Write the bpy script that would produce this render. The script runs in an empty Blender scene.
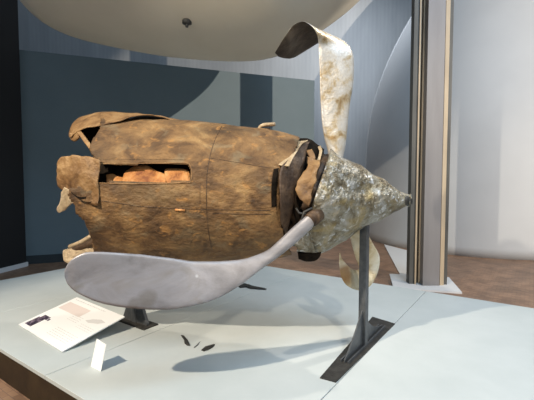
import bpy, bmesh, math, random
from mathutils import Vector, noise
from mathutils.bvhtree import BVHTree
C = bpy.context.scene.collection
R = math.radians
random.seed(7); noise.seed_set(7)
# ---------------------------------------------------------------- camera
F, PITCH, CH = 380.0, R(3.0), 1.6          # focal length in pixels, downward pitch, eye height
cam_d = bpy.data.cameras.new('camera'); cam = bpy.data.objects.new('camera', cam_d); C.objects.link(cam)
cam_d.sensor_width = 36; cam_d.lens = F / 534 * 36; cam_d.clip_start = 0.05
cam.location = (0, 0, CH); cam.rotation_euler = (R(90) - PITCH, 0, 0)
bpy.context.scene.camera = cam
# ---------------------------------------------------------------- world and lights
W = bpy.data.worlds.new('world'); bpy.context.scene.world = W; W.use_nodes = True
W.node_tree.nodes['Background'].inputs[0].default_value = (0.66, 0.82, 1.0, 1)
W.node_tree.nodes['Background'].inputs[1].default_value = 0.27

def spot(name, loc, target, power, color, size=60, blend=0.4, rad=0.06):
    d = bpy.data.lights.new(name, 'SPOT'); d.energy = power; d.color = color
    d.spot_size = R(size); d.spot_blend = blend; d.shadow_soft_size = rad
    o = bpy.data.objects.new(name, d); C.objects.link(o); o.location = loc
    o.rotation_euler = (Vector(target) - Vector(loc)).to_track_quat('-Z', 'Y').to_euler()
    return o
spot('gallery_spot_left', (-3.45, -0.6, 4.9), (-0.1, 2.7, 0.6), 1380, (1.0, 0.88, 0.71), 74, 0.5)
spot('gallery_spot_right', (3.6, 4.7, 6.0), (0.2, 2.9, 0.6), 420, (1.0, 0.90, 0.78), 60, 0.5)
spot('gallery_spot_far', (13.2, -6.2, 6.9), (4.3, 9.4, 2.6), 9500, (1.0, 0.87, 0.72), 36, 0.12)
spot('gallery_spot_nose', (2.1, -2.4, 4.9), (0.6, 3.0, 1.8), 520, (1.0, 0.88, 0.70), 33, 0.7, 0.10)
def area(name, loc, target, power, color, sx, sy, spread=180):
    d = bpy.data.lights.new(name, 'AREA'); d.shape = 'RECTANGLE'; d.size = sx; d.size_y = sy; d.spread = R(spread)
    d.energy = power; d.color = color
    o = bpy.data.objects.new(name, d); C.objects.link(o); o.location = loc
    o.rotation_euler = (Vector(target) - Vector(loc)).to_track_quat('-Z', 'Y').to_euler()
area('cool_overhead_fill', (3.0, 0.0, 7.5), (1.2, 3.5, 0.3), 300, (0.62, 0.80, 1.0), 4, 3)  # added cool fill from above, tints the cast shadows blue
area('back_wall_fill', (1.6, 8.6, 9.0), (2.9, 13, 4.2), 62, (0.88, 0.93, 1.0), 2, 1.5, 75)  # added fill with no visible source, lifts the concrete back wall
vs = bpy.context.scene.view_settings
bpy.context.scene.display_settings.display_device = 'sRGB'
vs.view_transform = 'Standard'; vs.look = 'None'; vs.gamma = 1; vs.use_curve_mapping = False; vs.exposure = 0.36

# ---------------------------------------------------------------- geometry helpers
CAM = Vector((0, 0, CH)); FW = Vector((0, math.cos(PITCH), -math.sin(PITCH))); UP = Vector((0, math.sin(PITCH), math.cos(PITCH)))
def ray(x, y): return FW + Vector((1, 0, 0)) * ((x - 267) / F) + UP * ((200 - y) / F)
def P(x, y, d):                      # point of the photo at distance d into the room
    v = ray(x, y); return CAM + v * (d / v.y)
def G(x, y, z):                      # point of the photo on the horizontal plane z
    v = ray(x, y); return CAM + v * ((z - CH) / v.z)
def proj(p):
    q = p - CAM; w = q.dot(FW); return 267 + F * q.x / w, 200 - F * q.dot(UP) / w
def lerp(a, b, t): return a + (b - a) * t
def interp(tab, x):
    if x <= tab[0][0]: return tab[0][1:]
    for a, b in zip(tab, tab[1:]):
        if x <= b[0]:
            t = (x - a[0]) / (b[0] - a[0]); return tuple(lerp(p, q, t) for p, q in zip(a[1:], b[1:]))
    return tab[-1][1:]
def inside(x, y, poly):
    c = False; n = len(poly)
    for i in range(n):
        x1, y1 = poly[i]; x2, y2 = poly[i - 1]
        if (y1 > y) != (y2 > y) and x < (x2 - x1) * (y - y1) / (y2 - y1) + x1: c = not c
    return c

def empty(name, loc, label=None, cat=None, group=None):
    o = bpy.data.objects.new(name, None); C.objects.link(o); o.location = loc; o.empty_display_size = 0.1
    if label: o['label'] = label; o['category'] = cat
    if group: o['group'] = group
    return o
def obj(name, bm, mat, parent=None, smooth=True, label=None, cat=None, kind=None, group=None, mat2=None):
    if not mat2:
        for f in bm.faces: f.material_index = 0
    bmesh.ops.recalc_face_normals(bm, faces=bm.faces)
    me = bpy.data.meshes.new(name)
    if parent:                       # children live in their parent's frame
        off = Vector((0, 0, 0)); p = parent
        while p: off += p.location; p = p.parent
        bmesh.ops.translate(bm, vec=-off, verts=bm.verts)
    bm.to_mesh(me); bm.free()
    if smooth: me.shade_smooth()
    me.materials.append(mat)
    if mat2: me.materials.append(mat2)
    o = bpy.data.objects.new(name, me); C.objects.link(o); o.parent = parent
    if label: o['label'] = label
    if cat: o['category'] = cat
    if kind: o['kind'] = kind
    if group: o['group'] = group
    return o
def top(name, bm, mat, loc, label, cat, smooth=False, group=None):     # a thing that is one mesh, origin at loc
    bmesh.ops.translate(bm, vec=-Vector(loc), verts=bm.verts)
    o = obj(name, bm, mat, None, smooth, label, cat, None, group); o.location = loc
    return o
def solid(o, t, off=0.0):
    m = o.modifiers.new('solidify', 'SOLIDIFY'); m.thickness = t; m.offset = off; return o
def bevel(o, w, seg=2):
    m = o.modifiers.new('bevel', 'BEVEL'); m.width = w; m.segments = seg; m.limit_method = 'ANGLE'; return o

def box(bm, c, s, ax=None):          # centre, size, optional axes
    ax = ax or (Vector((1, 0, 0)), Vector((0, 1, 0)), Vector((0, 0, 1)))
    c = Vector(c); vs_ = []
    for k in (-1, 1):
        for j in (-1, 1):
            for i in (-1, 1): vs_.append(bm.verts.new(c + ax[0] * i * s[0] / 2 + ax[1] * j * s[1] / 2 + ax[2] * k * s[2] / 2))
    for f in ((0, 1, 3, 2), (4, 6, 7, 5), (0, 4, 5, 1), (2, 3, 7, 6), (0, 2, 6, 4), (1, 5, 7, 3)): bm.faces.new([vs_[i] for i in f])
def prism(bm, pts, v):               # polygon (3D points) extruded by the vector v
    a = [bm.verts.new(p) for p in pts]; b = [bm.verts.new(p + v) for p in pts]; n = len(pts)
    bm.faces.new(a); bm.faces.new(b[::-1])
    for i in range(n): bm.faces.new((a[i], a[(i + 1) % n], b[(i + 1) % n], b[i]))
def rings(bm, rs, closed=True, caps=True):
    vr = [[bm.verts.new(p) for p in r] for r in rs]; n = len(rs[0])
    for a, b in zip(vr, vr[1:]):
        for i in range(n if closed else n - 1):
            j = (i + 1) % n; bm.faces.new((a[i], a[j], b[j], b[i]))
    if caps and closed: bm.faces.new(vr[0]); bm.faces.new(vr[-1][::-1])
    return vr
def tube(bm, pts, r, seg=10, r2=None):
    pts = [Vector(p) for p in pts]; rs = []
    for i, p in enumerate(pts):
        t = (pts[min(i + 1, len(pts) - 1)] - pts[max(i - 1, 0)]).normalized()
        u = t.cross(Vector((0.13, 0.21, 0.97))).normalized(); w = t.cross(u)
        rr = r if r2 is None else lerp(r, r2, i / (len(pts) - 1))
        rs.append([p + (u * math.cos(2 * math.pi * k / seg) + w * math.sin(2 * math.pi * k / seg)) * rr for k in range(seg)])
    rings(bm, rs)
def smooth_pts(pts, n):              # Catmull-Rom through tuples
    out = []
    for i in range(len(pts) - 1):
        p0, p1, p2, p3 = pts[max(i - 1, 0)], pts[i], pts[i + 1], pts[min(i + 2, len(pts) - 1)]
        for k in range(n):
            t = k / n
            out.append(tuple(0.5 * (2 * b + (c - a) * t + (2 * a - 5 * b + 4 * c - d) * t * t + (3 * b - a - 3 * c + d) * t ** 3) for a, b, c, d in zip(p0, p1, p2, p3)))
    out.append(tuple(pts[-1])); return out
def nvec(q): return Vector((noise.noise(q), noise.noise(q + Vector((31.4, 7.7, 2.1))), noise.noise(q + Vector((5.3, 47.9, 19.2)))))
def foil(bm, st, m=14, bump=0.0, n=5, seed=0, const=False, camber=0.0):
    """A bent sheet or blade. st rows: ax, ay, adepth, bx, by, bdepth, thickness: its two long edges and how thick it is there."""
    st = smooth_pts(st, n); A = [P(s[0], s[1], s[2]) for s in st]; B = [P(s[3], s[4], s[5]) for s in st]; rs = []
    for i, s in enumerate(st):
        a, b = A[i], B[i]; mid0 = (A[max(i - 1, 0)] + B[max(i - 1, 0)]) / 2; mid1 = (A[min(i + 1, len(st) - 1)] + B[min(i + 1, len(st) - 1)]) / 2
        nn = (b - a).cross(mid1 - mid0)
        nn = nn.normalized() if nn.length > 1e-9 else Vector((0, -1, 0))
        up_, lo = [], []
        for k in range(m + 1):
            t = k / m; q = a.lerp(b, t)
            th = s[6] * (0.5 if const else (0.06 + 0.94 * math.sqrt(max(0, 1 - (2 * t - 1) ** 2))) * 0.5)
            d = nn * (camber * (b - a).length * 4 * t * (1 - t))
            if bump: d += nvec(q * 7 + Vector((seed, 0, 0))) * bump + nvec(q * 21 + Vector((0, seed, 0))) * bump * 0.4
            up_.append(q + d + nn * th); lo.append(q + d - nn * th)
        rs.append(up_ + lo[::-1])
    vr = rings(bm, rs); two = {v for row in vr for v in row[m + 1:]}
    for f in bm.faces:
        if all(v in two for v in f.verts): f.material_index = 1

# ---------------------------------------------------------------- materials
def mat(name, base, rough=0.7, metal=0.0, cols=None, scale=4, detail=6, dist=0.0, bump=0.0, bscale=30, spec=0.4, stretch=(1, 1, 1), extra=None, coat=0):
    """cols: (position, colour) stops over a noise; extra: (scale, low, high, colour, amount) a second layer of stains."""
    m = bpy.data.materials.new(name); m.use_nodes = True; nt = m.node_tree; N = nt.nodes; L = nt.links
    b = N['Principled BSDF']; b.inputs['Roughness'].default_value = rough; b.inputs['Metallic'].default_value = metal
    b.inputs['Specular IOR Level'].default_value = spec; b.inputs['Base Color'].default_value = (*base, 1)
    tc = N.new('ShaderNodeTexCoord'); mp = N.new('ShaderNodeMapping'); mp.inputs['Scale'].default_value = stretch
    L.new(tc.outputs['Object'], mp.inputs['Vector'])
    out = None
    if cols:
        nz = N.new('ShaderNodeTexNoise'); nz.inputs['Scale'].default_value = scale; nz.inputs['Detail'].default_value = detail
        nz.inputs['Roughness'].default_value = 0.62; nz.inputs['Distortion'].default_value = dist
        L.new(mp.outputs[0], nz.inputs['Vector'])
        rp = N.new('ShaderNodeValToRGB'); L.new(nz.outputs['Fac'], rp.inputs['Fac'])
        e = rp.color_ramp.elements
        while len(e) < len(cols): e.new(0.5)
        for el, (p, c) in zip(e, cols): el.position = p; el.color = (*c, 1)
        out = rp.outputs['Color']
        for (sc, lo, hi, col, amt) in (extra or []):
            n2 = N.new('ShaderNodeTexNoise'); n2.inputs['Scale'].default_value = sc; n2.inputs['Detail'].default_value = 5; n2.inputs['Distortion'].default_value = 0.6
            L.new(mp.outputs[0], n2.inputs['Vector'])
            mr = N.new('ShaderNodeMapRange'); mr.inputs[1].default_value = lo; mr.inputs[2].default_value = hi; mr.inputs[4].default_value = amt
            L.new(n2.outputs['Fac'], mr.inputs[0])
            mx = N.new('ShaderNodeMix'); mx.data_type = 'RGBA'; L.new(mr.outputs[0], mx.inputs['Factor'])
            L.new(out, mx.inputs['A']); mx.inputs['B'].default_value = (*col, 1); out = mx.outputs['Result']
        L.new(out, b.inputs['Base Color'])
    if bump:
        nb = N.new('ShaderNodeTexNoise'); nb.inputs['Scale'].default_value = bscale; nb.inputs['Detail'].default_value = 4
        L.new(mp.outputs[0], nb.inputs['Vector'])
        bp = N.new('ShaderNodeBump'); bp.inputs['Strength'].default_value = bump; bp.inputs['Distance'].default_value = 0.02
        L.new(nb.outputs['Fac'], bp.inputs['Height']); L.new(bp.outputs[0], b.inputs['Normal'])
    return m
M = {}
M['skin'] = mat('weathered_brown_skin', (0.3, 0.2, 0.1), 0.72, 0.1, [(0.30, (0.045, 0.022, 0.009)), (0.43, (0.125, 0.066, 0.026)), (0.55, (0.215, 0.118, 0.045)), (0.72, (0.37, 0.225, 0.09))],
                4.6, 10, 0.5, 0.6, 30, extra=[(7, 0.58, 0.70, (0.30, 0.25, 0.15), 0.3), (2.2, 0.50, 0.66, (0.075, 0.048, 0.026), 0.5), (13, 0.60, 0.72, (0.45, 0.22, 0.06), 0.6)], stretch=(1, 1, 1.5))
M['skin2'] = mat('ochre_torn_sheet', (0.4, 0.25, 0.1), 0.6, 0.1, [(0.32, (0.09, 0.042, 0.015)), (0.5, (0.24, 0.13, 0.050)), (0.7, (0.38, 0.23, 0.10))], 6, 7, 0.4, 0.6, 30)
M['tan'] = mat('tan_bare_sheet', (0.5, 0.36, 0.2), 0.55, 0.2, [(0.3, (0.22, 0.15, 0.09)), (0.5, (0.44, 0.33, 0.20)), (0.72, (0.62, 0.50, 0.34))], 9, 6, 0.3, 0.5, 40)
M['orange'] = mat('rusty_orange_lining', (0.6, 0.3, 0.08), 0.7, 0.0, [(0.34, (0.20, 0.06, 0.015)), (0.5, (0.47, 0.19, 0.05)), (0.68, (0.62, 0.32, 0.12))], 9, 6, 0.4, 0.6, 35)
M['dark'] = mat('dark_parts_and_hole_shade', (0.015, 0.011, 0.008), 0.9, 0, [(0.35, (0.004, 0.003, 0.002)), (0.7, (0.022, 0.015, 0.010))], 12, 5, 0, 0.4, 30, spec=0.1)  # near-black for dark parts and for shade painted into holes and gaps
M['darkbrown'] = mat('dark_brown_collar', (0.1, 0.06, 0.04), 0.55, 0.2, [(0.35, (0.035, 0.020, 0.012)), (0.55, (0.085, 0.050, 0.028)), (0.7, (0.17, 0.105, 0.058))], 9, 6, 0.3, 0.4, 30)
M['spin'] = mat('crumpled_corroded_metal', (0.4, 0.38, 0.3), 0.42, 0.45, [(0.32, (0.060, 0.044, 0.024)), (0.44, (0.17, 0.14, 0.09)), (0.55, (0.26, 0.24, 0.19)), (0.70, (0.39, 0.38, 0.36))],
                8, 9, 0.8, 0.9, 34, extra=[(26, 0.58, 0.68, (0.60, 0.61, 0.62), 0.7), (6, 0.54, 0.66, (0.30, 0.22, 0.08), 0.6)])
M['blade'] = mat('dull_grey_aluminium', (0.5, 0.49, 0.5), 0.45, 0.35, [(0.33, (0.20, 0.185, 0.185)), (0.5, (0.285, 0.27, 0.275)), (0.68, (0.35, 0.335, 0.35))], 3.2, 9, 0.6, 0.04, 60,
                 extra=[(3.1, 0.60, 0.70, (0.22, 0.19, 0.15), 0.55)], stretch=(1, 1, 1.6))
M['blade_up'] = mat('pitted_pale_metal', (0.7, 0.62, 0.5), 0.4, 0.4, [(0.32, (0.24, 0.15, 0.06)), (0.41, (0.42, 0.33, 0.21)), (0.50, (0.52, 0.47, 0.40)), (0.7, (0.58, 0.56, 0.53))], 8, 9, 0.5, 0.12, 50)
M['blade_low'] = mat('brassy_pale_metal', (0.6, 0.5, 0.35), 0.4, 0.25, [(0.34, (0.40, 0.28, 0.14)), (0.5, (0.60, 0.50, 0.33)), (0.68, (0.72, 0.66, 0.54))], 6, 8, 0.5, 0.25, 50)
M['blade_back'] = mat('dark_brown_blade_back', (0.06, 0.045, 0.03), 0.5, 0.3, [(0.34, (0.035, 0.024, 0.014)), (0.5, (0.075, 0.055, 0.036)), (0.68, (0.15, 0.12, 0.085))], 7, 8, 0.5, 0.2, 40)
M['brass'] = mat('brown_brassy_blade_back', (0.3, 0.17, 0.07), 0.35, 0.5, [(0.34, (0.18, 0.095, 0.035)), (0.5, (0.34, 0.20, 0.085)), (0.68, (0.55, 0.38, 0.20))], 6, 8, 0.5, 0.2, 40)
M['steel'] = mat('grey_stand_steel', (0.10, 0.105, 0.11), 0.5, 0.5, [(0.3, (0.075, 0.08, 0.085)), (0.7, (0.14, 0.145, 0.15))], 12, 5, 0, 0.1, 60)
M['plate'] = mat('dark_base_steel', (0.05, 0.05, 0.045), 0.55, 0.4, [(0.3, (0.030, 0.028, 0.026)), (0.7, (0.075, 0.07, 0.062))], 16, 5, 0, 0.2, 60)
M['plat'] = mat('pale_grey_platform_board', (0.5, 0.55, 0.55), 0.55, 0, [(0.35, (0.51, 0.545, 0.53)), (0.65, (0.57, 0.60, 0.585))], 1.6, 5, 0, 0.02, 80, spec=0.3)
M['plinth'] = mat('dark_brown_plinth', (0.06, 0.04, 0.02), 0.6, 0, [(0.35, (0.022, 0.013, 0.006)), (0.65, (0.045, 0.028, 0.012))], 5, 5, 0, 0.05, 60)
M['white'] = mat('white_card', (0.95, 0.945, 0.93), 0.5, 0, spec=0.3)
M['ink'] = mat('grey_print', (0.70, 0.68, 0.67), 0.7)
M['photo'] = mat('printed_photograph', (0.08, 0.06, 0.08), 0.5, 0, [(0.42, (0.015, 0.01, 0.02)), (0.5, (0.06, 0.04, 0.07)), (0.62, (0.32, 0.26, 0.32))], 40, 4, 0.5)
M['pink'] = mat('pale_pink_print', (0.80, 0.70, 0.66), 0.6)
M['hull'] = mat('cream_painted_hull', (0.5, 0.46, 0.38), 0.6, 0, [(0.3, (0.66, 0.60, 0.48)), (0.7, (0.73, 0.67, 0.55))], 0.8, 4, 0, 0.03, 20)
M['teal'] = mat('teal_painted_partition', (0.12, 0.2, 0.24), 0.65, 0, [(0.3, (0.13, 0.18, 0.205)), (0.7, (0.148, 0.20, 0.225))], 1.2, 4)
M['skirt'] = mat('dark_skirting', (0.03, 0.04, 0.045), 0.6)
M['domew'] = mat('white_curved_wall_paint', (0.5, 0.5, 0.5), 0.6, 0, [(0.3, (0.45, 0.465, 0.48)), (0.7, (0.49, 0.505, 0.52))], 0.8, 3)
M['cdark'] = mat('dark_column_steel', (0.06, 0.06, 0.058), 0.5, 0.3, [(0.3, (0.045, 0.047, 0.046)), (0.7, (0.085, 0.085, 0.08))], 3, 5, stretch=(3, 3, .4))
M['cgrey'] = mat('grey_column_paint', (0.24, 0.24, 0.25), 0.5, 0.2, [(0.3, (0.15, 0.145, 0.15)), (0.7, (0.19, 0.185, 0.19))], 2, 5, stretch=(3, 3, .3))
M['ctan'] = mat('tan_column_edge', (0.5, 0.4, 0.28), 0.5, 0.1, [(0.3, (0.28, 0.22, 0.15)), (0.7, (0.42, 0.34, 0.24))], 3, 5, stretch=(3, 3, .4))  # tan for the column's edge strips
M['black'] = mat('black_column_paint', (0.012, 0.012, 0.013), 0.7, 0)
M['bplate'] = mat('white_base_plate', (0.62, 0.63, 0.64), 0.6)

def concrete():
    m = mat('board_marked_concrete', (0.3, 0.32, 0.33), 0.75, 0, [(0.3, (0.27, 0.29, 0.305)), (0.7, (0.37, 0.385, 0.40))], 0.7, 8, 0.2, 0.05, 20, stretch=(2.2, 1, 0.35))
    nt = m.node_tree; N = nt.nodes; L = nt.links; b = N['Principled BSDF']; src = b.inputs['Base Color'].links[0].from_socket
    tc = N.new('ShaderNodeTexCoord'); w = N.new('ShaderNodeTexWave'); w.wave_type = 'BANDS'; w.bands_direction = 'X'; w.inputs['Scale'].default_value = 2.4; w.inputs['Distortion'].default_value = 0.5
    w.inputs['Detail'].default_value = 1; L.new(tc.outputs['Object'], w.inputs['Vector'])
    mr = N.new('ShaderNodeMapRange'); mr.inputs[3].default_value = 0.97; mr.inputs[4].default_value = 1.02; L.new(w.outputs['Fac'], mr.inputs[0])
    mx = N.new('ShaderNodeMix'); mx.data_type = 'RGBA'; mx.blend_type = 'MULTIPLY'; mx.inputs['Factor'].default_value = 1
    L.new(src, mx.inputs['A']); L.new(mr.outputs[0], mx.inputs['B']); L.new(mx.outputs['Result'], b.inputs['Base Color'])
    return m
M['concrete'] = concrete()
def floor_mat():
    m = bpy.data.materials.new('reddish_brown_block_floor'); m.use_nodes = True; nt = m.node_tree; N = nt.nodes; L = nt.links; b = N['Principled BSDF']
    b.inputs['Roughness'].default_value = 0.5
    tc = N.new('ShaderNodeTexCoord'); mp = N.new('ShaderNodeMapping'); mp.inputs['Rotation'].default_value = (0, 0, R(35)); L.new(tc.outputs['Object'], mp.inputs['Vector'])
    br = N.new('ShaderNodeTexBrick'); br.inputs['Scale'].default_value = 5; br.inputs['Mortar Size'].default_value = 0.012
    br.inputs['Color1'].default_value = (0.20, 0.115, 0.070, 1); br.inputs['Color2'].default_value = (0.28, 0.17, 0.105, 1); br.inputs['Mortar'].default_value = (0.15, 0.09, 0.065, 1)
    L.new(mp.outputs[0], br.inputs['Vector'])
    nz = N.new('ShaderNodeTexNoise'); nz.inputs['Scale'].default_value = 3; nz.inputs['Detail'].default_value = 8; L.new(mp.outputs[0], nz.inputs['Vector'])
    mr = N.new('ShaderNodeMapRange'); mr.inputs[1].default_value = 0.3; mr.inputs[2].default_value = 0.7; mr.inputs[3].default_value = 0.75; mr.inputs[4].default_value = 1.25; L.new(nz.outputs['Fac'], mr.inputs[0])
    mx = N.new('ShaderNodeMix'); mx.data_type = 'RGBA'; mx.blend_type = 'MULTIPLY'; mx.inputs['Factor'].default_value = 1
    L.new(br.outputs['Color'], mx.inputs['A']); L.new(mr.outputs[0], mx.inputs['B']); L.new(mx.outputs['Result'], b.inputs['Base Color'])
    return m
M['floor'] = floor_mat()

def stain(m, spots):
    nt = m.node_tree; N = nt.nodes; L = nt.links; b = N['Principled BSDF']; src = b.inputs['Base Color'].links[0].from_socket
    tc = N.new('ShaderNodeTexCoord'); nz = N.new('ShaderNodeTexNoise'); nz.inputs['Scale'].default_value = 9; L.new(tc.outputs['Object'], nz.inputs['Vector'])
    for c, rad, col, amt in spots:
        vm_ = N.new('ShaderNodeVectorMath'); vm_.operation = 'DISTANCE'; vm_.inputs[1].default_value = c; L.new(tc.outputs['Object'], vm_.inputs[0])
        ad = N.new('ShaderNodeMath'); ad.operation = 'MULTIPLY_ADD'; L.new(nz.outputs['Fac'], ad.inputs[0]); ad.inputs[1].default_value = rad * 1.2; L.new(vm_.outputs['Value'], ad.inputs[2])
        mr = N.new('ShaderNodeMapRange'); mr.inputs[1].default_value = rad * 1.2; mr.inputs[2].default_value = rad * 1.7; mr.inputs[3].default_value = amt; mr.inputs[4].default_value = 0; L.new(ad.outputs[0], mr.inputs[0])
        mx = N.new('ShaderNodeMix'); mx.data_type = 'RGBA'; L.new(mr.outputs[0], mx.inputs['Factor']); L.new(src, mx.inputs['A']); mx.inputs['B'].default_value = (*col, 1); src = mx.outputs['Result']
    L.new(src, b.inputs['Base Color'])
# ---------------------------------------------------------------- the hall
bm = bmesh.new(); box(bm, (1, 5, -0.05), (22, 20, 0.1)); obj('floor', bm, M['floor'], None, False, 'reddish brown block floor of the hall', kind='structure')
bm = bmesh.new(); box(bm, (1, 13.1, 5), (22, 0.2, 10)); obj('wall_back', bm, M['concrete'], None, False, 'grey board-marked concrete wall', kind='structure')
bm = bmesh.new(); box(bm, (-8.1, 5.5, 5), (0.2, 15, 10)); obj('wall_left', bm, M['concrete'], None, False, 'concrete side wall', kind='structure')
# teal partition
pa = G(20, 264.6, 0); pb = Vector((1.15, 9.35, 0)); dirp = (pb - pa).normalized(); nrm = Vector((-dirp.y, dirp.x, 0)); Ln = (pb - pa).length
bm = bmesh.new(); box(bm, (pa + pb) / 2 + nrm * 0.1 + Vector((0, 0, 2.005)), (Ln, 0.2, 4.01), (dirp, nrm, Vector((0, 0, 1))))
obj('wall_partition', bm, M['teal'], None, False, 'teal painted partition wall', kind='structure')
bm = bmesh.new(); box(bm, (pa + pb) / 2 - nrm * 0.012 + Vector((0, 0, 0.08)), (Ln, 0.022, 0.16), (dirp, nrm, Vector((0, 0, 1))))
obj('baseboard_partition', bm, M['skirt'], None, False, 'dark skirting', kind='structure')
# bulging white wall on the right, curved in plan and in height
cx, cy = 5.65, 10.35; rs = []
for k in range(41):
    z = 8.0 * k / 40; r = 2.85 - max(0, z - 2.2) ** 2 / 13.0
    rs.append([Vector((cx + r * math.cos(a), cy + r * math.sin(a), z)) for a in [2 * math.pi * i / 96 for i in range(96)]])
bm = bmesh.new(); rings(bm, rs); obj('wall_right', bm, M['domew'], None, True, 'white bulging round wall', kind='structure')
bm = bmesh.new(); aa = R(167); tube(bm, [Vector((cx + (2.86 - max(0, z - 2.2) ** 2 / 13.0) * math.cos(aa), cy + (2.86 - max(0, z - 2.2) ** 2 / 13.0) * math.sin(aa), z)) for z in [0.2 * k for k in range(38)]], 0.03, 8)
obj('trim_2', bm, M['domew'], None, True, 'pale rim of the round wall', kind='structure')
# white band on the floor by the column
bm = bmesh.new(); prism(bm, [G(384, 244.5, 0.003), G(409, 251, 0.003), G(440, 290, 0.003), G(404, 282, 0.003)], Vector((0, 0, 0.006)))
obj('trim_1', bm, M['bplate'], None, False, 'white strip let into the floor', kind='structure')

# ---------------------------------------------------------------- platform
ZT = 0.27; A1 = R(35); d1 = Vector((math.sin(A1), math.cos(A1), 0)); d2 = Vector((-math.cos(A1), math.sin(A1), 0)); Z = Vector((0, 0, 1))
def uv(p): return p.dot(d1), p.dot(d2)
def UVP(u, v, z): return d1 * u + d2 * v + Z * z
uA = (uv(G(0, 346, ZT))[0] + uv(G(80, 400, ZT))[0]) / 2
uB = (uv(G(310, 271, ZT))[0] + uv(G(534, 311, ZT))[0]) / 2
vL = (uv(G(0, 280, ZT))[1] + uv(G(60, 269.5, ZT))[1]) / 2
v2 = (uv(G(0, 311, ZT))[1] + uv(G(67, 297, ZT))[1]) / 2
v3 = (uv(G(336, 383, ZT))[1] + uv(G(421, 297, ZT))[1]) / 2
print('PLAT', uA, uB, vL, v2, v3)
vE = v3 - 2.6
plat = empty('display_platform', UVP((uA + uB) / 2, (vL + vE) / 2, 0), 'low pale grey-blue display platform with dark brown sides carrying the wrecked engine', 'platform')
bm = bmesh.new(); box(bm, UVP((uA + uB) / 2, (vL + vE) / 2, (ZT - 0.03) / 2), (uB - uA - 0.03, vL - vE - 0.03, ZT - 0.03), (d1, d2, Z)); obj('plinth', bm, M['plinth'], plat, False, 'dark brown side')
vm = (v2 + v3) / 2
for a, b in ((vL, v2), (v2, vm), (vm, v3), (v3, vE)):
    bm = bmesh.new(); box(bm, UVP((uA + uB) / 2, (a + b) / 2, ZT - 0.015), (uB - uA, abs(a - b) - 0.006, 0.03), (d1, d2, Z)); bevel(obj('top_panel', bm, M['plat'], plat, False), 0.002, 1)

# ---------------------------------------------------------------- columns
def vbox(bm, x0, x1, dep, z0, z1, th):      # vertical slab facing the camera side, between two photo columns
    a = P(x0, 288, dep); b = P(x1, 288, dep); box(bm, ((a.x + b.x) / 2, dep + th / 2, (z0 + z1) / 2), (b.x - a.x, th, z1 - z0))
cd = 5.60; cb = P(428, 288, cd)
col = empty('steel_column', (cb.x, cd + 0.2, 0), 'tall grey steel column with tan edges on a white base plate in front of the white wall', 'column')
H = 9.0
bm = bmesh.new(); vbox(bm, 409.0, 414.5, cd + 0.10, 0.025, H, 0.12); obj('flange', bm, M['cdark'], col, False, 'dark outer flange')
bm = bmesh.new(); vbox(bm, 414.5, 416.2, cd + 0.08, 0.025, H, 0.3); obj('edge_strip', bm, M['ctan'], col, False)
bm = bmesh.new(); vbox(bm, 416.2, 418.0, cd + 0.2, 0.025, H, 0.1); obj('web', bm, M['cdark'], col, False)
bm = bmesh.new(); vbox(bm, 418.0, 422.0, cd + 0.12, 0.025, H, 0.2); obj('edge_strip', bm, M['ctan'], col, False)
bm = bmesh.new(); vbox(bm, 422.6, 439.2, cd, 0.025, H, 0.3); obj('face_plate', bm, M['cgrey'], col, False, 'smooth grey face')
bm = bmesh.new(); vbox(bm, 439.6, 443.6, cd + 0.02, 0.025, H, 0.3); obj('edge_strip', bm, M['ctan'], col, False)
bm = bmesh.new(); vbox(bm, 443.6, 446.8, cd + 0.06, 0.025, H, 0.30); obj('flange', bm, M['cdark'], col, False, 'dark outer flange')
bm = bmesh.new(); box(bm, (cb.x, cd + 0.2, 0.0125), (0.92, 0.86, 0.025), (Vector((math.cos(-.25), math.sin(-.25), 0)), Vector((-math.sin(-.25), math.cos(-.25), 0)), Z)); obj('base_plate', bm, M['bplate'], col, False, 'white base plate')
p0 = G(5, 272, 0); p1 = G(27, 266.3, 0); dc = (p1 - p0).normalized(); nc = Vector((-dc.y, dc.x, 0)); wd = (p1 - p0).length
bc = empty('black_column', (p0 + p1) / 2 + nc * 0.15, 'broad black column at the left edge standing before the teal wall', 'column')
bm = bmesh.new(); box(bm, (p0 + p1) / 2 + nc * 0.05 + Z * 4.54 - dc * 0.25, (wd + 0.5, 0.08, 8.92), (dc, nc, Z)); obj('shaft', bm, M['black'], bc, False)
bm = bmesh.new(); box(bm, (p0 + p1) / 2 + nc * 0.045 + Z * 0.04 - dc * 0.25, (wd + 0.54, 0.11, 0.08), (dc, nc, Z)); obj('base_plate', bm, M['bplate'], bc, False, 'pale base plate')

# ---------------------------------------------------------------- hull overhead
out = smooth_pts([(14, -30), (17, 0), (28, 20), (50, 35), (100, 47.5), (150, 56), (200, 60.5), (245, 61.5), (275, 58), (300, 49), (330, 29), (365, 1), (392, -32), (405, -70), (380, -120), (300, -165), (190, -180), (90, -160), (35, -110), (14, -30)], 6)[:-1]
HD = 5.2; hc = P(215, -60, HD)
loop = [P(215 + (x - 215) * 0.972, y - 8 * max(0, min(1, (y + 60) / 110)), HD) for x, y in out]
hull = empty('suspended_hull', hc, 'large smooth cream hull hanging overhead above the wrecked engine', 'hull')
rs = []; NR = 36
for k in range(1, 2 * NR):
    a = math.pi * k / (2 * NR); s = math.sin(a) ** 0.85; dy = -math.cos(a)
    rs.append([Vector((lerp(hc.x, p.x, s), HD + dy * (1.5 if dy < 0 else 1.7), lerp(hc.z, p.z, s))) for p in loop])
bm = bmesh.new(); rings(bm, rs); obj('shell', bm, M['hull'], hull)
hb = BVHTree.FromObject
def hit(o, x, y):
    dg = bpy.context.evaluated_depsgraph_get(); t = BVHTree.FromObject(o, dg)
    off = o.matrix_world.translation
    r = t.ray_cast(CAM - off, ray(x, y).normalized()); return r[0] + off, r[1]
bpy.context.view_layer.update()
shell = hull.children[0]
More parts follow.
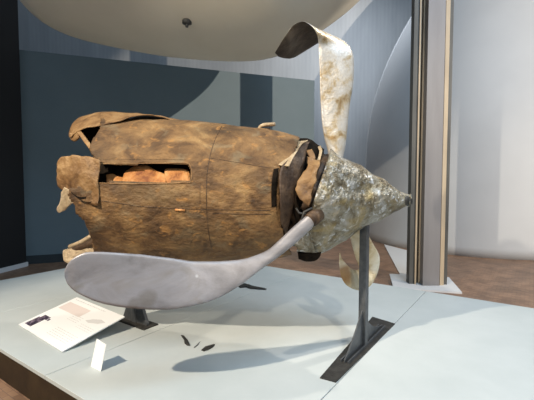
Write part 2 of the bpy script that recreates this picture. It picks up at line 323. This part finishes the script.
q, nq = hit(shell, 187, 22)
bm = bmesh.new(); tube(bm, [q + Vector((0, 0, 0.02)), q + Vector((0, 0, -0.02))], 0.055, 14); tube(bm, [q + Vector((0, 0, -0.01)), q + Vector((0, -0.01, -0.06))], 0.018, 10)
obj('drain_fitting', bm, M['cdark'], hull, label='small dark fitting')

# ---------------------------------------------------------------- engine nacelle
SEC = [(60, 124, 240), (75, 119, 246), (92, 117.5, 253), (110, 118, 257), (130, 119.5, 260), (150, 120.5, 262), (180, 121.5, 263), (205, 123, 263), (222, 125, 262), (250, 128, 260), (270, 131, 258), (285, 134.5, 255), (300, 139, 251), (312, 146, 244)]
def ndep(x): return 2.99 + (305 - x) * 0.0010
def nsurf(x, phi, grow=0.0, rough=1.0):
    ty, by = interp(SEC, x); d = ndep(x); T = P(x, ty, d); B = P(x, by, d); c = (T + B) / 2; hh = (T - B).length / 2 + grow
    ww = hh * 0.93; e = 0.92
    cs, sn = math.cos(phi), math.sin(phi)
    cs = math.copysign(abs(cs) ** e, cs); sn = math.copysign(abs(sn) ** e, sn)
    lean = 0.19 * hh * -cs                    # sections face a little towards the viewer
    p = Vector((c.x + lean, c.y - ww * cs, c.z + hh * sn))
    n = Vector((0, -cs, sn))
    k = noise.noise(p * 2.6) * 0.016 + noise.noise(p * 7.0) * 0.007 + noise.noise(p * 19) * 0.0028
    return p + n * k * rough
def shell_mesh(x0, x1, dx, nphi, keep, grow=0.0):
    bm = bmesh.new(); nx = int((x1 - x0) / dx); g = []
    for i in range(nx + 1):
        x = x0 + i * dx; g.append([bm.verts.new(nsurf(x, 2 * math.pi * j / nphi, grow)) for j in range(nphi)])
    for i in range(nx):
        for j in range(nphi):
            f = (g[i][j], g[i + 1][j], g[i + 1][(j + 1) % nphi], g[i][(j + 1) % nphi])
            c = sum((v.co for v in f), Vector()) / 4
            if keep(*proj(c), c): bm.faces.new(f)
    for v in [v for v in bm.verts if not v.link_faces]: bm.verts.remove(v)
    return bm
OUTL = [(101, 60), (101, 127), (94, 138), (89, 148), (93, 156), (98, 163), (97, 184), (84, 186), (70, 188), (68, 196), (75, 205), (76, 213), (84, 220), (88, 229), (92, 240), (96, 262), (96, 300), (291, 300), (291, 252), (286, 245), (284, 238), (281, 222), (280, 208), (280, 168), (289, 164), (299, 141), (299, 60)]
SLOT = [(98, 164.6), (184, 164.2), (188.5, 166), (190.5, 170), (190.5, 179), (189, 181.3), (98, 182)]
VENT = [(273.5, 169), (279, 168), (277.5, 186), (276.5, 206), (271.5, 207), (271.5, 190)]
def keep(x, y, c):
    if not inside(x, y, OUTL): return False
    if c.y < ndep(x) - 0.05 and inside(x, y, SLOT): return False
    return True
nb = Vector((P(190, 260, 3.1).x, 3.1, P(190, 262, 3.1).z))
nac = empty('engine_nacelle', nb, 'wrecked brown aircraft engine nacelle with torn skin held above the platform', 'aircraft engine')
skin = solid(obj('cowling_skin', shell_mesh(60, 310, 1.1, 230, keep), M['skin'], nac), 0.006)
# engine core, coloured near-black so the holes read as shaded
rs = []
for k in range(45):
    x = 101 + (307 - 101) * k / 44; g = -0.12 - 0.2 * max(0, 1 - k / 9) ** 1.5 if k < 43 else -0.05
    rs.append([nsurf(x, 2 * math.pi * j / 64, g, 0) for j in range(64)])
bm = bmesh.new(); rings(bm, rs); obj('engine_core', bm, M['dark'], nac, label='dark engine interior with shade put into its colour')
bpy.context.view_layer.update()
def on(x, y, lift=0.004):
    q, n = hit(skin, x, y)
    if n.dot(ray(x, y)) > 0: n = -n
    return q + n * lift
def seam(pts, r=0.0035, name='panel_seam', m='dark', sub=8):
    pp = smooth_pts(pts, sub); w = []
    for x, y in pp:
        try: w.append(on(x, y, 0.0005))
        except Exception: pass
    bm = bmesh.new(); tube(bm, w, r, 6); return obj(name, bm, M[m], skin)
seam([(222, 126), (215, 140), (210, 156), (207, 175), (206.5, 200), (208, 228), (212, 250)], 0.0024, m='darkbrown')
seam([(99, 200.5), (120, 203.5), (142, 206.5), (170, 208), (205, 209.5), (240, 210), (270, 210.5)], 0.0022, m='darkbrown')
seam([(211, 158), (240, 163), (270, 168)], 0.0016, m='darkbrown')
seam([(200, 184), (200, 206)], 0.0015, m='darkbrown')
seam([(97, 183), (130, 184), (165, 183.5), (191, 182.5)], 0.0045, 'opening_lip', 'skin2')
seam([(99, 163.8), (140, 163.4), (184, 163.2), (189.5, 165), (191.5, 170), (191.5, 180)], 0.004, 'opening_lip', 'skin2')
bm = bmesh.new(); tube(bm, [on(175.5, 209.6, 0.003), on(185, 210.4, 0.003)], 0.008, 8); obj('latch', bm, M['orange'], nac, label='small yellow-brown latch')
bm = bmesh.new()
for i in range(46):
    x = 213 + i * 1.28; 
    for (xx, yy) in ((x, 213.5 + (i * .02)),): 
        p = on(xx, yy, 0.001); bmesh.ops.create_icosphere(bm, subdivisions=1, radius=0.0036, matrix=__import__('mathutils').Matrix.Translation(p))
for i in range(40):
    p = on(104 + i * 2.0, 159.5, 0.001); bmesh.ops.create_icosphere(bm, subdivisions=1, radius=0.0034, matrix=__import__('mathutils').Matrix.Translation(p))
r_ = obj('rivets', bm, M['darkbrown'], skin); r_['kind'] = 'stuff'
# torn orange lining inside the long opening
NEAR = ndep(140) - 0.50
for n_, st in enumerate([
    [(107, 175.5, 0, 107, 184, 0), (114, 174, 0, 114, 184, 0), (121, 176, 0, 121, 184, 0), (124, 177, 0, 125, 184, 0)],
    [(123, 179, 0, 122, 184, 0), (126, 172, 0, 126, 184, 0), (133, 167.3, 0, 132, 184, 0), (143, 166, 0, 143, 184, 0), (149, 166.5, 0, 150, 184, 0), (157, 171, 0, 158, 184, 0), (166, 174, 0, 166, 184, 0)],
    [(165.5, 170, 0, 165, 184, 0), (168, 168.2, 0, 168, 184, 0), (178, 169, 0, 178, 184, 0), (187, 170, 0, 187, 184, 0), (190, 173, 0, 190.5, 184, 0)]]):
    rows = []
    for (ax, ay, _, bx, by, _) in st:
        dd = [0.045, 0.02, 0.035][n_]
        q = nsurf(ax, 0.25, 0); rows.append((ax, ay, q.y + dd + 0.02, bx, by, nsurf(bx, 0.1).y + dd - 0.015, 0.004))
    bm = bmesh.new(); foil(bm, rows, 10, 0.011, 5, n_ * 3.3, True); obj('torn_lining', bm, M['orange'], nac, label='rusty orange torn lining')
# raised top cover with the arched gap
bm = bmesh.new()
foil(bm, [(69, 134, 3.06, 70.5, 138, 2.92, .006), (72, 124, 3.08, 77, 132, 2.90, .006), (80, 117, 3.10, 86, 128.5, 2.86, .006), (95, 113.5, 3.12, 98, 126, 2.84, .006), (115, 112.2, 3.12, 110, 123.8, 2.84, .006),
          (130, 112.8, 3.12, 121, 120.8, 2.86, .006), (145, 113.7, 3.12, 131, 116.5, 2.90, .006), (160, 115.5, 3.12, 146, 115.3, 2.93, .006), (172, 118.4, 3.12, 162, 117.5, 2.96, .006), (183, 121.8, 3.1, 178, 121.6, 2.98, .006)], 10, 0.010, 5, 2.0, True)
obj('top_cover', bm, M['skin2'], nac)
bm = bmesh.new(); foil(bm, [(128, 119.5, 3.16, 130, 124, 3.05, .004), (145, 114.4, 3.16, 148, 124, 3.05, .004), (160, 116.0, 3.16, 160, 124, 3.05, .004), (178, 120.8, 3.16, 178, 124, 3.05, .004)], 6, 0, 5, 0, True); obj('cover_gap_shade', bm, M['dark'], nac)  # dark sheet that paints the shade in the gap under the cover
# frame rail beside the triangular hole
bm = bmesh.new()
foil(bm, [(77, 132, 2.90, 80.5, 130.5, 2.90, .012), (84, 141.5, 2.84, 88, 140, 2.84, .012), (90.5, 150.5, 2.78, 94.5, 149, 2.78, .012), (96, 160, 2.70, 100, 158, 2.70, .012)], 5, 0.004, 5, 1, True); obj('frame_rail', bm, M['skin2'], nac)
bm = bmesh.new()
foil(bm, [(69.5, 133, 2.93, 71, 140, 2.93, .01), (74, 132.5, 2.92, 75, 141.5, 2.92, .01), (79, 131.5, 2.9, 80, 138, 2.9, .01)], 5, 0.006, 4, 8, True); obj('torn_corner', bm, M['skin2'], nac)
# rear fragments
bm = bmesh.new()
foil(bm, [(57.2, 165, 2.78, 57.5, 181, 2.78, .009), (59.5, 158, 2.74, 59.5, 187, 2.74, .009), (67, 156.5, 2.70, 66, 193, 2.68, .009), (74, 154.5, 2.67, 75, 199, 2.64, .009), (80, 156, 2.66, 81, 202, 2.62, .009), (88, 156.5, 2.64, 88, 204, 2.60, .009), (98, 161.5, 2.61, 98, 206, 2.58, .009)], 18, 0.022, 6, 5, True)
obj('rear_fragment', bm, M['skin2'], nac, label='torn ochre sheet at the rear')
bm = bmesh.new()
foil(bm, [(64, 187, 2.70, 78, 196, 2.64, .008), (60, 193, 2.72, 77, 202, 2.66, .008), (59.5, 200, 2.73, 71, 206, 2.70, .008), (57.5, 207, 2.75, 63, 211, 2.74, .008), (58.5, 211, 2.76, 60, 212, 2.76, .008)], 10, 0.016, 5, 9, True)
obj('torn_tab', bm, M['tan'], nac)
bm = bmesh.new(); foil(bm, [(71, 192, 2.60, 72, 193, 2.60, .004), (78, 196.5, 2.585, 79, 199, 2.585, .004), (86, 196.5, 2.575, 86, 199, 2.575, .004)], 5, 0, 5, 0, True); obj('tear', bm, M['dark'], nac)
bm = bmesh.new(); tube(bm, smooth_pts([tuple(P(71, 251, 2.9)), tuple(P(85, 246, 2.86)), tuple(P(102, 237.5, 2.82))], 5), 0.026, 12, 0.030); obj('broken_pipe', bm, M['darkbrown'], nac)
bm = bmesh.new(); tube(bm, smooth_pts([tuple(P(70, 247, 2.93)), tuple(P(82, 242, 2.90)), tuple(P(95, 234, 2.88))], 5), 0.020, 12); obj('broken_pipe', bm, M['tan'], nac)
bm = bmesh.new(); foil(bm, [(64, 250, 2.88, 66, 262, 2.86, .03), (70, 248, 2.87, 72, 265, 2.84, .035), (80, 247, 2.86, 84, 264, 2.84, .035), (100, 243, 2.85, 104, 262, 2.84, .03), (112, 240, 2.88, 114, 262, 2.88, .02)], 8, 0.02, 5, 12); obj('bent_bracket', bm, M['tan'], nac)
# stub on top
bm = bmesh.new(); tube(bm, smooth_pts([tuple(P(259, 129, 2.98)), tuple(P(263, 125.2, 2.96)), tuple(P(275, 124.2, 2.93))], 4), 0.015, 10); obj('filler_pipe', bm, M['tan'], nac)
bm = bmesh.new(); tube(bm, [P(257, 131, 3.0), P(270, 129.5, 2.97)], 0.022, 10, 0.014); obj('filler_base', bm, M['darkbrown'], nac)
bm = bmesh.new(); tube(bm, [P(199, 122.5, 3.0), P(226, 124.8, 3.0)], 0.008, 8); obj('seal_strip', bm, M['dark'], nac)
def dep(x, y, l=0.004): return on(x, y, l).y
bm = bmesh.new(); foil(bm, [(273.6, 169, dep(273.6, 169, .002), 278.6, 168, dep(278.6, 168, .002), .006), (272, 180, dep(272, 180, .002), 277, 180, dep(277, 180, .002), .006), (271.3, 194, dep(271.3, 194, .002), 276.2, 194, dep(276.2, 194, .002), .006), (271.6, 207, dep(271.6, 207, .002), 276.4, 206.5, dep(276.4, 206.5, .002), .006)], 5, 0, 5, 0, True)
obj('vent_slot', bm, M['dark'], nac, label='narrow slot with its shade painted as a dark strip')  # strip laid on the skin, its dark colour stands for shade inside
bm = bmesh.new(); foil(bm, [(77.5, 131.5, 2.99, 79, 133.5, 2.99, .004), (84, 129, 2.99, 84, 142, 2.99, .004), (92, 127, 2.99, 90, 150, 2.97, .004), (104, 124, 2.99, 104, 158, 2.95, .004)], 6, 0.004, 5, 0, True); obj('hole_shade_sheet', bm, M['dark'], nac)  # dark sheet added behind the triangular hole as its shade
# bent flap at the front edge
def ons(x, y, l):
    for k in range(60):
        try: return on(x - k * 0.5 * 1, y, l)
        except Exception: pass
def foilp(bm, rows, t, m=8, bump=0.0, seed=0):
    foil(bm, [(ax, ay, ad, bx, by, bd, t) for ax, ay, ad, bx, by, bd in rows], m, bump, 5, seed, True)
bm = bmesh.new(); foilp(bm, [(296, 141.5, 2.86, 308, 140, 2.90), (292, 148, 2.76, 300.5, 146, 2.78), (285, 157, 2.68, 294, 157, 2.66), (278.5, 165, 2.60, 289, 166.5, 2.58)], .008, 8, .006, 4); obj('bent_flap', bm, M['tan'], nac, label='pale bent flap')
bm = bmesh.new()
foilp(bm, [(296, 143, 2.84, 309, 142, 2.90), (289, 158, 2.66, 305, 158, 2.76), (280, 169, 2.56, 301, 174, 2.68), (280, 190, 2.52, 296.5, 194, 2.62), (280, 208, 2.52, 291, 214, 2.60), (281, 222, 2.56, 286, 236, 2.66)], .008, 10, .006, 14)
obj('front_collar', bm, M['darkbrown'], nac, label='dark brown front collar')

# ---------------------------------------------------------------- propeller with spinner
hubc = P(314, 201, 2.96)
prop = empty('propeller', Vector((hubc.x, hubc.y, P(314, 254, 2.96).z)), 'bent three-blade aircraft propeller with crumpled metal spinner at the front of the engine', 'propeller')
SP = [(331, 149.5, 297, 250), (333, 150, 300, 252.5), (341, 154.5, 310, 254.5), (350, 160, 325, 251), (359, 165.5, 340, 242.5), (368, 171, 355, 234.5), (378, 176.5, 369, 227), (388, 182.5, 382, 219.5), (397, 188.5, 393, 213.5), (404, 192.5, 401.5, 209.5), (409.5, 195, 408, 206), (410.5, 196.5, 409.5, 204.5)]
sp = smooth_pts(SP, 5); rs = []; NS = 96
for i, (tx, ty, bx, by) in enumerate(sp):
    d = 2.96 - 0.10 * i / len(sp); T = P(tx, ty, d); B = P(bx, by, d); c = (T + B) / 2; h = (T - B) / 2
    v = ray((tx + bx) / 2, (ty + by) / 2).normalized() * h.length * 0.97; v.x -= 0.10 * h.length * (i / len(sp))
    rr = []
    t_ = i / (len(sp) - 1)
    for k in range(NS):
        a = 2 * math.pi * k / NS; p = c + h * math.sin(a) - v * math.cos(a)
        q = p * 5.5; cr = abs(noise.noise(q * 0.6)) * -0.045 + abs(noise.noise(q * 1.5 + Vector((3, 1, 7)))) * -0.016 + noise.noise(q * 4) * 0.003
        nrm_ = (p - c).normalized()
        cr = cr * (0.35 + 0.9 * min(1, 5 * t_)) * (0.35 if t_ > 0.93 else 1)
        if t_ > 0.9: cr += 0.012 * math.sin(a * 5 + t_ * 30)
        px, py = proj(p); dent = math.exp(-(((px - 366) / 12) ** 2 + ((py - 190) / 9) ** 2)) if math.cos(a) > 0 else 0
        rr.append(p + nrm_ * (cr + 0.012 - 0.055 * dent))
    rs.append(rr)
bm = bmesh.new(); rings(bm, rs, True, False); spn = solid(obj('spinner', bm, M['spin'], prop, label='crumpled silvery nose cone'), 0.006, -1)
bm = bmesh.new(); tube(bm, [P(404, 201, 2.86), P(411.5, 200.5, 2.855)], 0.030, 14); tube(bm, [P(400, 201, 2.865), P(408, 200.7, 2.86)], 0.046, 14, 0.040); obj('spinner_tip', bm, M['plate'], prop, label='dark torn tip')
# hub body in the gap behind the spinner
def ring_vec(cx_, cy_, hx, hy, d, sc=0.95):
    c = P(cx_, cy_, d); h = P(cx_ + hx, cy_ + hy, d) - c; v = ray(cx_, cy_).normalized() * h.length * sc
    return [c + h * math.sin(a) - v * math.cos(a) for a in [2 * math.pi * k / 72 for k in range(72)]]
rs = []
for i in range(15):
    t = i / 14; hy = lerp(-38, -47, min(1, t * 1.6)); r = ring_vec(lerp(296, 316, t), lerp(199, 200.5, t), -hy * 0.33, hy, 2.97)
    c = sum(r, Vector()) / len(r); r = [p + (p - c).normalized() * (-abs(noise.noise(p * 6)) * 0.09 + noise.noise(p * 17) * 0.012) for p in r]; rs.append(r)
bm = bmesh.new(); rings(bm, rs); obj('hub', bm, M['darkbrown'], prop, label='dark crumpled hub')
bm = bmesh.new(); foilp(bm, [(308, 158, 2.74, 318, 160, 2.72), (305, 166, 2.66, 317, 166, 2.64), (300, 176, 2.60, 316, 173, 2.60), (297.5, 186, 2.56, 314, 183, 2.56), (297, 193, 2.55, 311, 196, 2.55), (299, 200, 2.56, 308, 208, 2.56)], .01, 12, .030, 21); obj('torn_sheet', bm, M['skin2'], prop)
bm = bmesh.new(); foilp(bm, [(297, 224, 2.60, 304, 222, 2.58), (294, 232, 2.62, 308, 232, 2.58), (294, 242, 2.66, 312, 244, 2.62), (298, 250, 2.70, 316, 253, 2.68)], .01, 10, .02, 31); obj('torn_sheet', bm, M['spin'], prop)
bm = bmesh.new(); foilp(bm, [(298, 252, 2.80, 299, 259, 2.82), (306, 253, 2.78, 307, 261.5, 2.80), (315, 253, 2.78, 315, 260, 2.80), (321, 251, 2.8, 320, 255, 2.8)], .012, 6, .006, 2); obj('backplate_lip', bm, M['dark'], prop, label='black lip below the spinner')
bm = bmesh.new(); tube(bm, [P(297, 236, 2.56), P(301, 222, 2.55), P(304, 212, 2.55), P(312, 208, 2.56)], 0.008, 8); tube(bm, [P(296, 208, 2.57), P(299, 213, 2.56), P(306, 214, 2.55)], 0.007, 8); obj('broken_rod', bm, M['plate'], prop)
for k, (row, mm) in enumerate([([(299, 139.5, 2.92, 300, 150, 2.88), (308, 140, 2.94, 308, 156, 2.86), (316, 144, 2.95, 315, 160, 2.86), (324, 149, 2.96, 322, 158, 2.92)], 'dark'),
                              ([(307, 150, 2.80, 313, 149, 2.82), (309, 158, 2.76, 316, 158, 2.78), (306, 168, 2.72, 312, 170, 2.72)], 'skin2'),
                              ([(318, 146, 2.90, 321, 145, 2.90), (320, 153, 2.86, 323, 152, 2.86), (316, 163, 2.80, 319, 164, 2.80)], 'tan')]):
    bm = bmesh.new(); foilp(bm, row, .006, 8, .016, 40 + k * 3); obj('torn_scrap', bm, M[mm], prop)
# front blade
bm = bmesh.new()
FB = [(309, 212.5, 2.56, 317, 223, 2.54, .070), (297, 223.5, 2.54, 306, 234, 2.53, .068), (279.5, 239.5, 2.51, 290.5, 247.5, 2.49, .062), (267, 250, 2.48, 277, 258, 2.46, .055), (250, 257.3, 2.45, 262, 269, 2.42, .046), (232, 260.5, 2.42, 242, 284, 2.38, .038),
      (212, 261.3, 2.38, 222, 296.5, 2.33, .032), (190, 260.7, 2.34, 200, 304.5, 2.28, .026), (165, 257.3, 2.29, 172, 309, 2.23, .022), (140, 254.3, 2.25, 147, 309.3, 2.19, .018), (118, 253.3, 2.21, 122, 307, 2.16, .016),
      (100, 252, 2.18, 100, 303, 2.14, .014), (86, 252.5, 2.16, 84, 296.5, 2.12, .012), (75, 257, 2.14, 75, 291.5, 2.11, .011), (68, 263.5, 2.13, 68, 285, 2.11, .010), (64.3, 271, 2.12, 64.5, 277, 2.11, .008)]
foil(bm, FB, 18, 0.0035, 6, 3, camber=0.035); fb = obj('blade', bm, M['blade'], prop, label='long dull grey blade bent back to the left')
bm = bmesh.new()
for t, r in ((0, .052), (0.35, .047)):
    a = P(318 - 7 * t, 214 + 5 * t, 2.60 - 0.05 * t); b = P(312 - 7 * t, 219 + 5 * t, 2.55 - 0.05 * t); tube(bm, [a, b], r, 20)
obj('blade_collar', bm, M['darkbrown'], prop)
po = prop.location
stain(M['blade'], [(P(147, 300, 2.2) - po, 0.06, (0.14, 0.12, 0.095), 0.45), (P(134, 304, 2.18) - po, 0.04, (0.14, 0.12, 0.095), 0.4), (P(197, 276, 2.31) - po, 0.014, (0.6, 0.6, 0.62), 0.7)])
# upright blade
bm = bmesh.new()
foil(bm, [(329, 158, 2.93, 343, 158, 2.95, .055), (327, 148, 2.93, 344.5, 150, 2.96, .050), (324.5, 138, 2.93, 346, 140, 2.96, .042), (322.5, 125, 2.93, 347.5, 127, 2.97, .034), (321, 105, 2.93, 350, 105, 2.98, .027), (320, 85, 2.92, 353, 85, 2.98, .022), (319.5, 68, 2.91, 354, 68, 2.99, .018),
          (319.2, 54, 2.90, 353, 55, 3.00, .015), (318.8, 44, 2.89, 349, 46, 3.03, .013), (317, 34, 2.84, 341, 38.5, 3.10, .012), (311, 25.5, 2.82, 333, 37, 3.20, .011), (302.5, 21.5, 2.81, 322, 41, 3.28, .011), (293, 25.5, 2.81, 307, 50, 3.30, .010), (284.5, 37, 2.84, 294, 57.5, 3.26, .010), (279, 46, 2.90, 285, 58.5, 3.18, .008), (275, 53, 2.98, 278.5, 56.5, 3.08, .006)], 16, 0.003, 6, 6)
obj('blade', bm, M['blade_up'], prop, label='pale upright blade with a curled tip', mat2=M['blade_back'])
# lower blade behind the stand
bm = bmesh.new()
foil(bm, [(350, 225, 3.16, 366, 226, 3.18, .05), (350, 236, 3.20, 371, 240, 3.22, .035), (353, 250, 3.24, 379.5, 256, 3.24, .022), (357, 262, 3.28, 378, 271, 3.24, .016), (359, 268, 3.26, 372, 284, 3.20, .014), (356.5, 270, 3.20, 362, 290.5, 3.14, .012), (351, 268.5, 3.14, 349, 287, 3.09, .011), (346, 263.5, 3.10, 342, 279, 3.06, .010), (342, 258, 3.08, 339.5, 267, 3.05, .008), (340, 252.5, 3.07, 339.6, 254.5, 3.06, .006)], 14, 0.002, 6, 8)
obj('blade', bm, M['blade_low'], prop, label='brassy lower blade curled under', mat2=M['blade_low'])

stain(M['blade_low'], [(P(344, 274, 3.08) - po, 0.085, (0.30, 0.15, 0.05), 0.8)])
# ---------------------------------------------------------------- stands
c4 = [G(320, 378.6, ZT), G(336, 383, ZT), G(395, 324.4, ZT), G(372.5, 317.5, ZT)]
pc = sum(c4, Vector()) / 4
fs = empty('support_stand', G(363, 345, ZT), 'grey steel post with triangular gussets on a long dark base plate holding up the spinner', 'stand')
bm = bmesh.new(); prism(bm, [p + Z * 0.001 for p in c4], Z * 0.008); obj('base_plate', bm, M['plate'], fs, False, 'dark base plate')
pb_ = G(363, 346, ZT); hz = P(363, 226, pb_.y).z
bm = bmesh.new(); box(bm, pb_ + Z * ((hz - ZT) / 2 + .01), (0.062, 0.062, hz - ZT), (d1, d2, Z)); bevel(obj('post', bm, M['steel'], fs, False), 0.006)
def gusset(a, b, ztop, nd, parent, th=0.010, curve=0.5):
    a = a.copy(); b = b.copy(); pts = [a + Z * .012, b + Z * .012, b + Z * 0.03]
    for k in range(1, 9):
        t = k / 9; q = b.lerp(a, t); h = 0.03 + (ztop - 0.03) * (t ** (1 + curve)); pts.append(q + Z * h)
    pts.append(a + Z * ztop); bm = bmesh.new(); prism(bm, [p - nd * th / 2 for p in pts], nd * th); obj('gusset', bm, M['steel'], parent, False)
g1 = G(343.5, 364, ZT); g2 = G(379, 327, ZT)
gusset(pb_ - d1 * 0.031, pb_ - d1 * (g1 - pb_).length, 0.30, d2, fs, curve=0.2)
gusset(pb_ + d1 * 0.031, pb_ + d1 * (g2 - pb_).length, 0.22, d2, fs, curve=0.9)
bm = bmesh.new()
for s in (-1, 1): box(bm, (g1 + g2) / 2 * 0 + pb_ + d2 * s * 0.028 + d1 * ((g2 - pb_).length - (g1 - pb_).length) / 2 + Z * 0.018, ((g1 - pb_).length + (g2 - pb_).length, 0.010, 0.018), (d1, d2, Z))
obj('base_rail', bm, M['steel'], fs, False)
rp0 = G(136, 322.5, ZT)
rst = empty('support_stand', rp0, 'dark steel stand under the rear of the nacelle, half hidden behind the grey blade', 'stand')
ztop = P(136, 254, rp0.y).z - ZT
bm = bmesh.new(); box(bm, rp0 + Z * (ztop / 2 + .01), (0.062, 0.062, ztop), (d1, d2, Z)); bevel(obj('post', bm, M['steel'], rst, False), 0.006)
gusset(rp0 - d2 * 0.0, rp0 - d2 * 0.175, 0.40, d1, rst, curve=0.0, th=.03); gusset(rp0 + d2 * 0.0, rp0 + d2 * 0.175, 0.40, d1, rst, curve=0.0, th=.03)
bm = bmesh.new(); box(bm, rp0 + Z * 0.006, (0.16, 0.44, 0.010), (d1, d2, Z)); obj('base_plate', bm, M['plate'], rst, False)

# ---------------------------------------------------------------- information panel and card
b0 = G(18.5, 325.5, ZT); b1 = G(62, 353, ZT); e2 = (b1 - b0).normalized(); wdt = (b1 - b0).length
e1 = Vector((-e2.y, e2.x, 0));
if e1.dot(d1) < 0: e1 = -e1
tilt = R(13); LN = 0.545; ev = (e1 * math.cos(tilt) + Z * math.sin(tilt)); en = e2.cross(ev).normalized()
if en.z < 0: en = -en
ip = empty('information_panel', (b0 + b1) / 2, 'white sloping information panel with small dark photograph and text on the platform', 'sign')
def IP(s, t, lift=0): return b0 + Z * 0.012 + e2 * (s * wdt) + ev * (t * LN) + en * lift
bm = bmesh.new(); prism(bm, [IP(0, 0), IP(1, 0), IP(1, 1), IP(0, 1)], -en * 0.008); brd = obj('board', bm, M['white'], ip, False)
bm = bmesh.new(); prism(bm, [b0 + e2 * .16 + e1 * 0.02 + Z * .001, b0 + e2 * .16 + e1 * 0.5 + Z * .001, b0 + e2 * .16 + e1 * 0.5 + Z * 0.105], e2 * 0.01)
obj('bracket', bm, M['plate'], ip, False); bm = bmesh.new()
prism(bm, [b1 - e2 * .22 + e1 * 0.02 + Z * .001, b1 - e2 * .22 + e1 * 0.5 + Z * .001, b1 - e2 * .22 + e1 * 0.5 + Z * 0.105], e2 * 0.01)
obj('bracket', bm, M['plate'], ip, False)
def strip(bm, s0, s1, t0, t1): prism(bm, [IP(s0, t0, .0004), IP(s1, t0, .0004), IP(s1, t1, .0004), IP(s0, t1, .0004)], en * 0.0005)
bm = bmesh.new()
strip(bm, .05, .19, .07, .30); strip(bm, .08, .22, .30, .38); strip(bm, .23, .26, .30, .35)
obj('photograph', bm, M['photo'], brd, False, 'dark printed photograph')
bm = bmesh.new(); random.seed(3)
def words(s0, s1, t, h):
    s = s0
    while s < s1:
        w = random.uniform(.012, .05); strip(bm, s, min(s + w, s1), t, t + h); s += w + .012
words(.06, .70, .93, .018); obj('heading', bm, M['ink'], brd, False)
for n_, s0, s1, t0 in ((5, .50, .92, .12), (4, .42, .62, .50), (3, .68, .95, .44)):
    bm = bmesh.new()
    for k in range(n_): words(s0, s1, t0 + k * .042, .009)
    obj('text_block', bm, M['ink'], brd, False)
bm = bmesh.new(); strip(bm, .05, .52, .62, .84); obj('printed_field', bm, M['pink'], brd, False)
bm = bmesh.new(); prism(bm, [IP(.66, .62, .0004), IP(.74, .60, .0004), IP(.86, .66, .0004), IP(.92, .74, .0004), IP(.82, .76, .0004), IP(.72, .70, .0004)], en * .0005); obj('diagram', bm, M['ink'], brd, False)
# small card: folded, leaning plate
k0 = G(91, 366.5, ZT); k1 = G(101, 371.5, ZT); kt1 = P(106.5, 344.5, k1.y + 0.03); kt0 = P(97, 338.5, k0.y + 0.03)
nk = (k1 - k0).cross(kt0 - k0).normalized()
cardo = empty('number_card', (k0 + k1) / 2, 'small blank white card standing upright on the platform before the information panel', 'card')
bm = bmesh.new(); prism(bm, [k0, k1, kt1, kt0], nk * 0.003); obj('face', bm, M['white'], cardo, False)
bk = Vector((nk.x, nk.y, 0)).normalized()
if bk.y < 0: bk = -bk
bm = bmesh.new(); prism(bm, [k0 + e2 * .02 + bk * .004, k0 + e2 * .02 + bk * .06, lerp(k0, kt0, .5) + e2 * .02 + bk * .006], e2 * .002); obj('prop_tab', bm, M['white'], cardo, False)

# ---------------------------------------------------------------- fragments on the platform
def frag(name, pts, h, lab, m='plate', z=0.002):
    c = sum((G(x, y, ZT) for x, y in pts), Vector()) / len(pts)
    bm = bmesh.new(); a = [bm.verts.new(G(x, y, ZT + z)) for x, y in pts]; t = [bm.verts.new(G(x, y, ZT + z).lerp(c, 0.15) + Z * (h * (0.6 + 0.4 * (i % 2)))) for i, (x, y) in enumerate(pts)]
    n = len(pts)
    for i in range(n): bm.faces.new((a[i], a[(i + 1) % n], t[(i + 1) % n], t[i]))
    bm.faces.new(a[::-1]); bm.faces.new(t); return top(name, bm, M[m], c, lab, 'fragment')
frag('metal_fragment', [(180.5, 335), (183.5, 336), (188, 340.5), (190.3, 346), (187, 345.6), (184.5, 343.5), (184, 340)], 0.012, 'dark leaf-shaped metal fragment lying left of the thin sliver on the platform')
frag('metal_fragment', [(201, 350.3), (205, 347.5), (210, 345.6), (215, 344.8), (213, 347.5), (208.5, 350), (204, 351.6)], 0.012, 'dark pointed metal fragment lying right of the thin sliver on the platform')
frag('metal_sliver', [(193.5, 347.6), (197, 345), (200.5, 341), (198.5, 344.8), (194.5, 348)], 0.004, 'thin grey sliver between the two dark fragments', 'steel')
frag('metal_fragment', [(238, 286.5), (243, 283.6), (249, 284.6), (252, 286.4), (267, 288.8), (266, 290), (250, 289), (246, 287.5), (240, 288)], 0.014, 'black pointed metal fragment lying behind the grey blade below the nacelle')
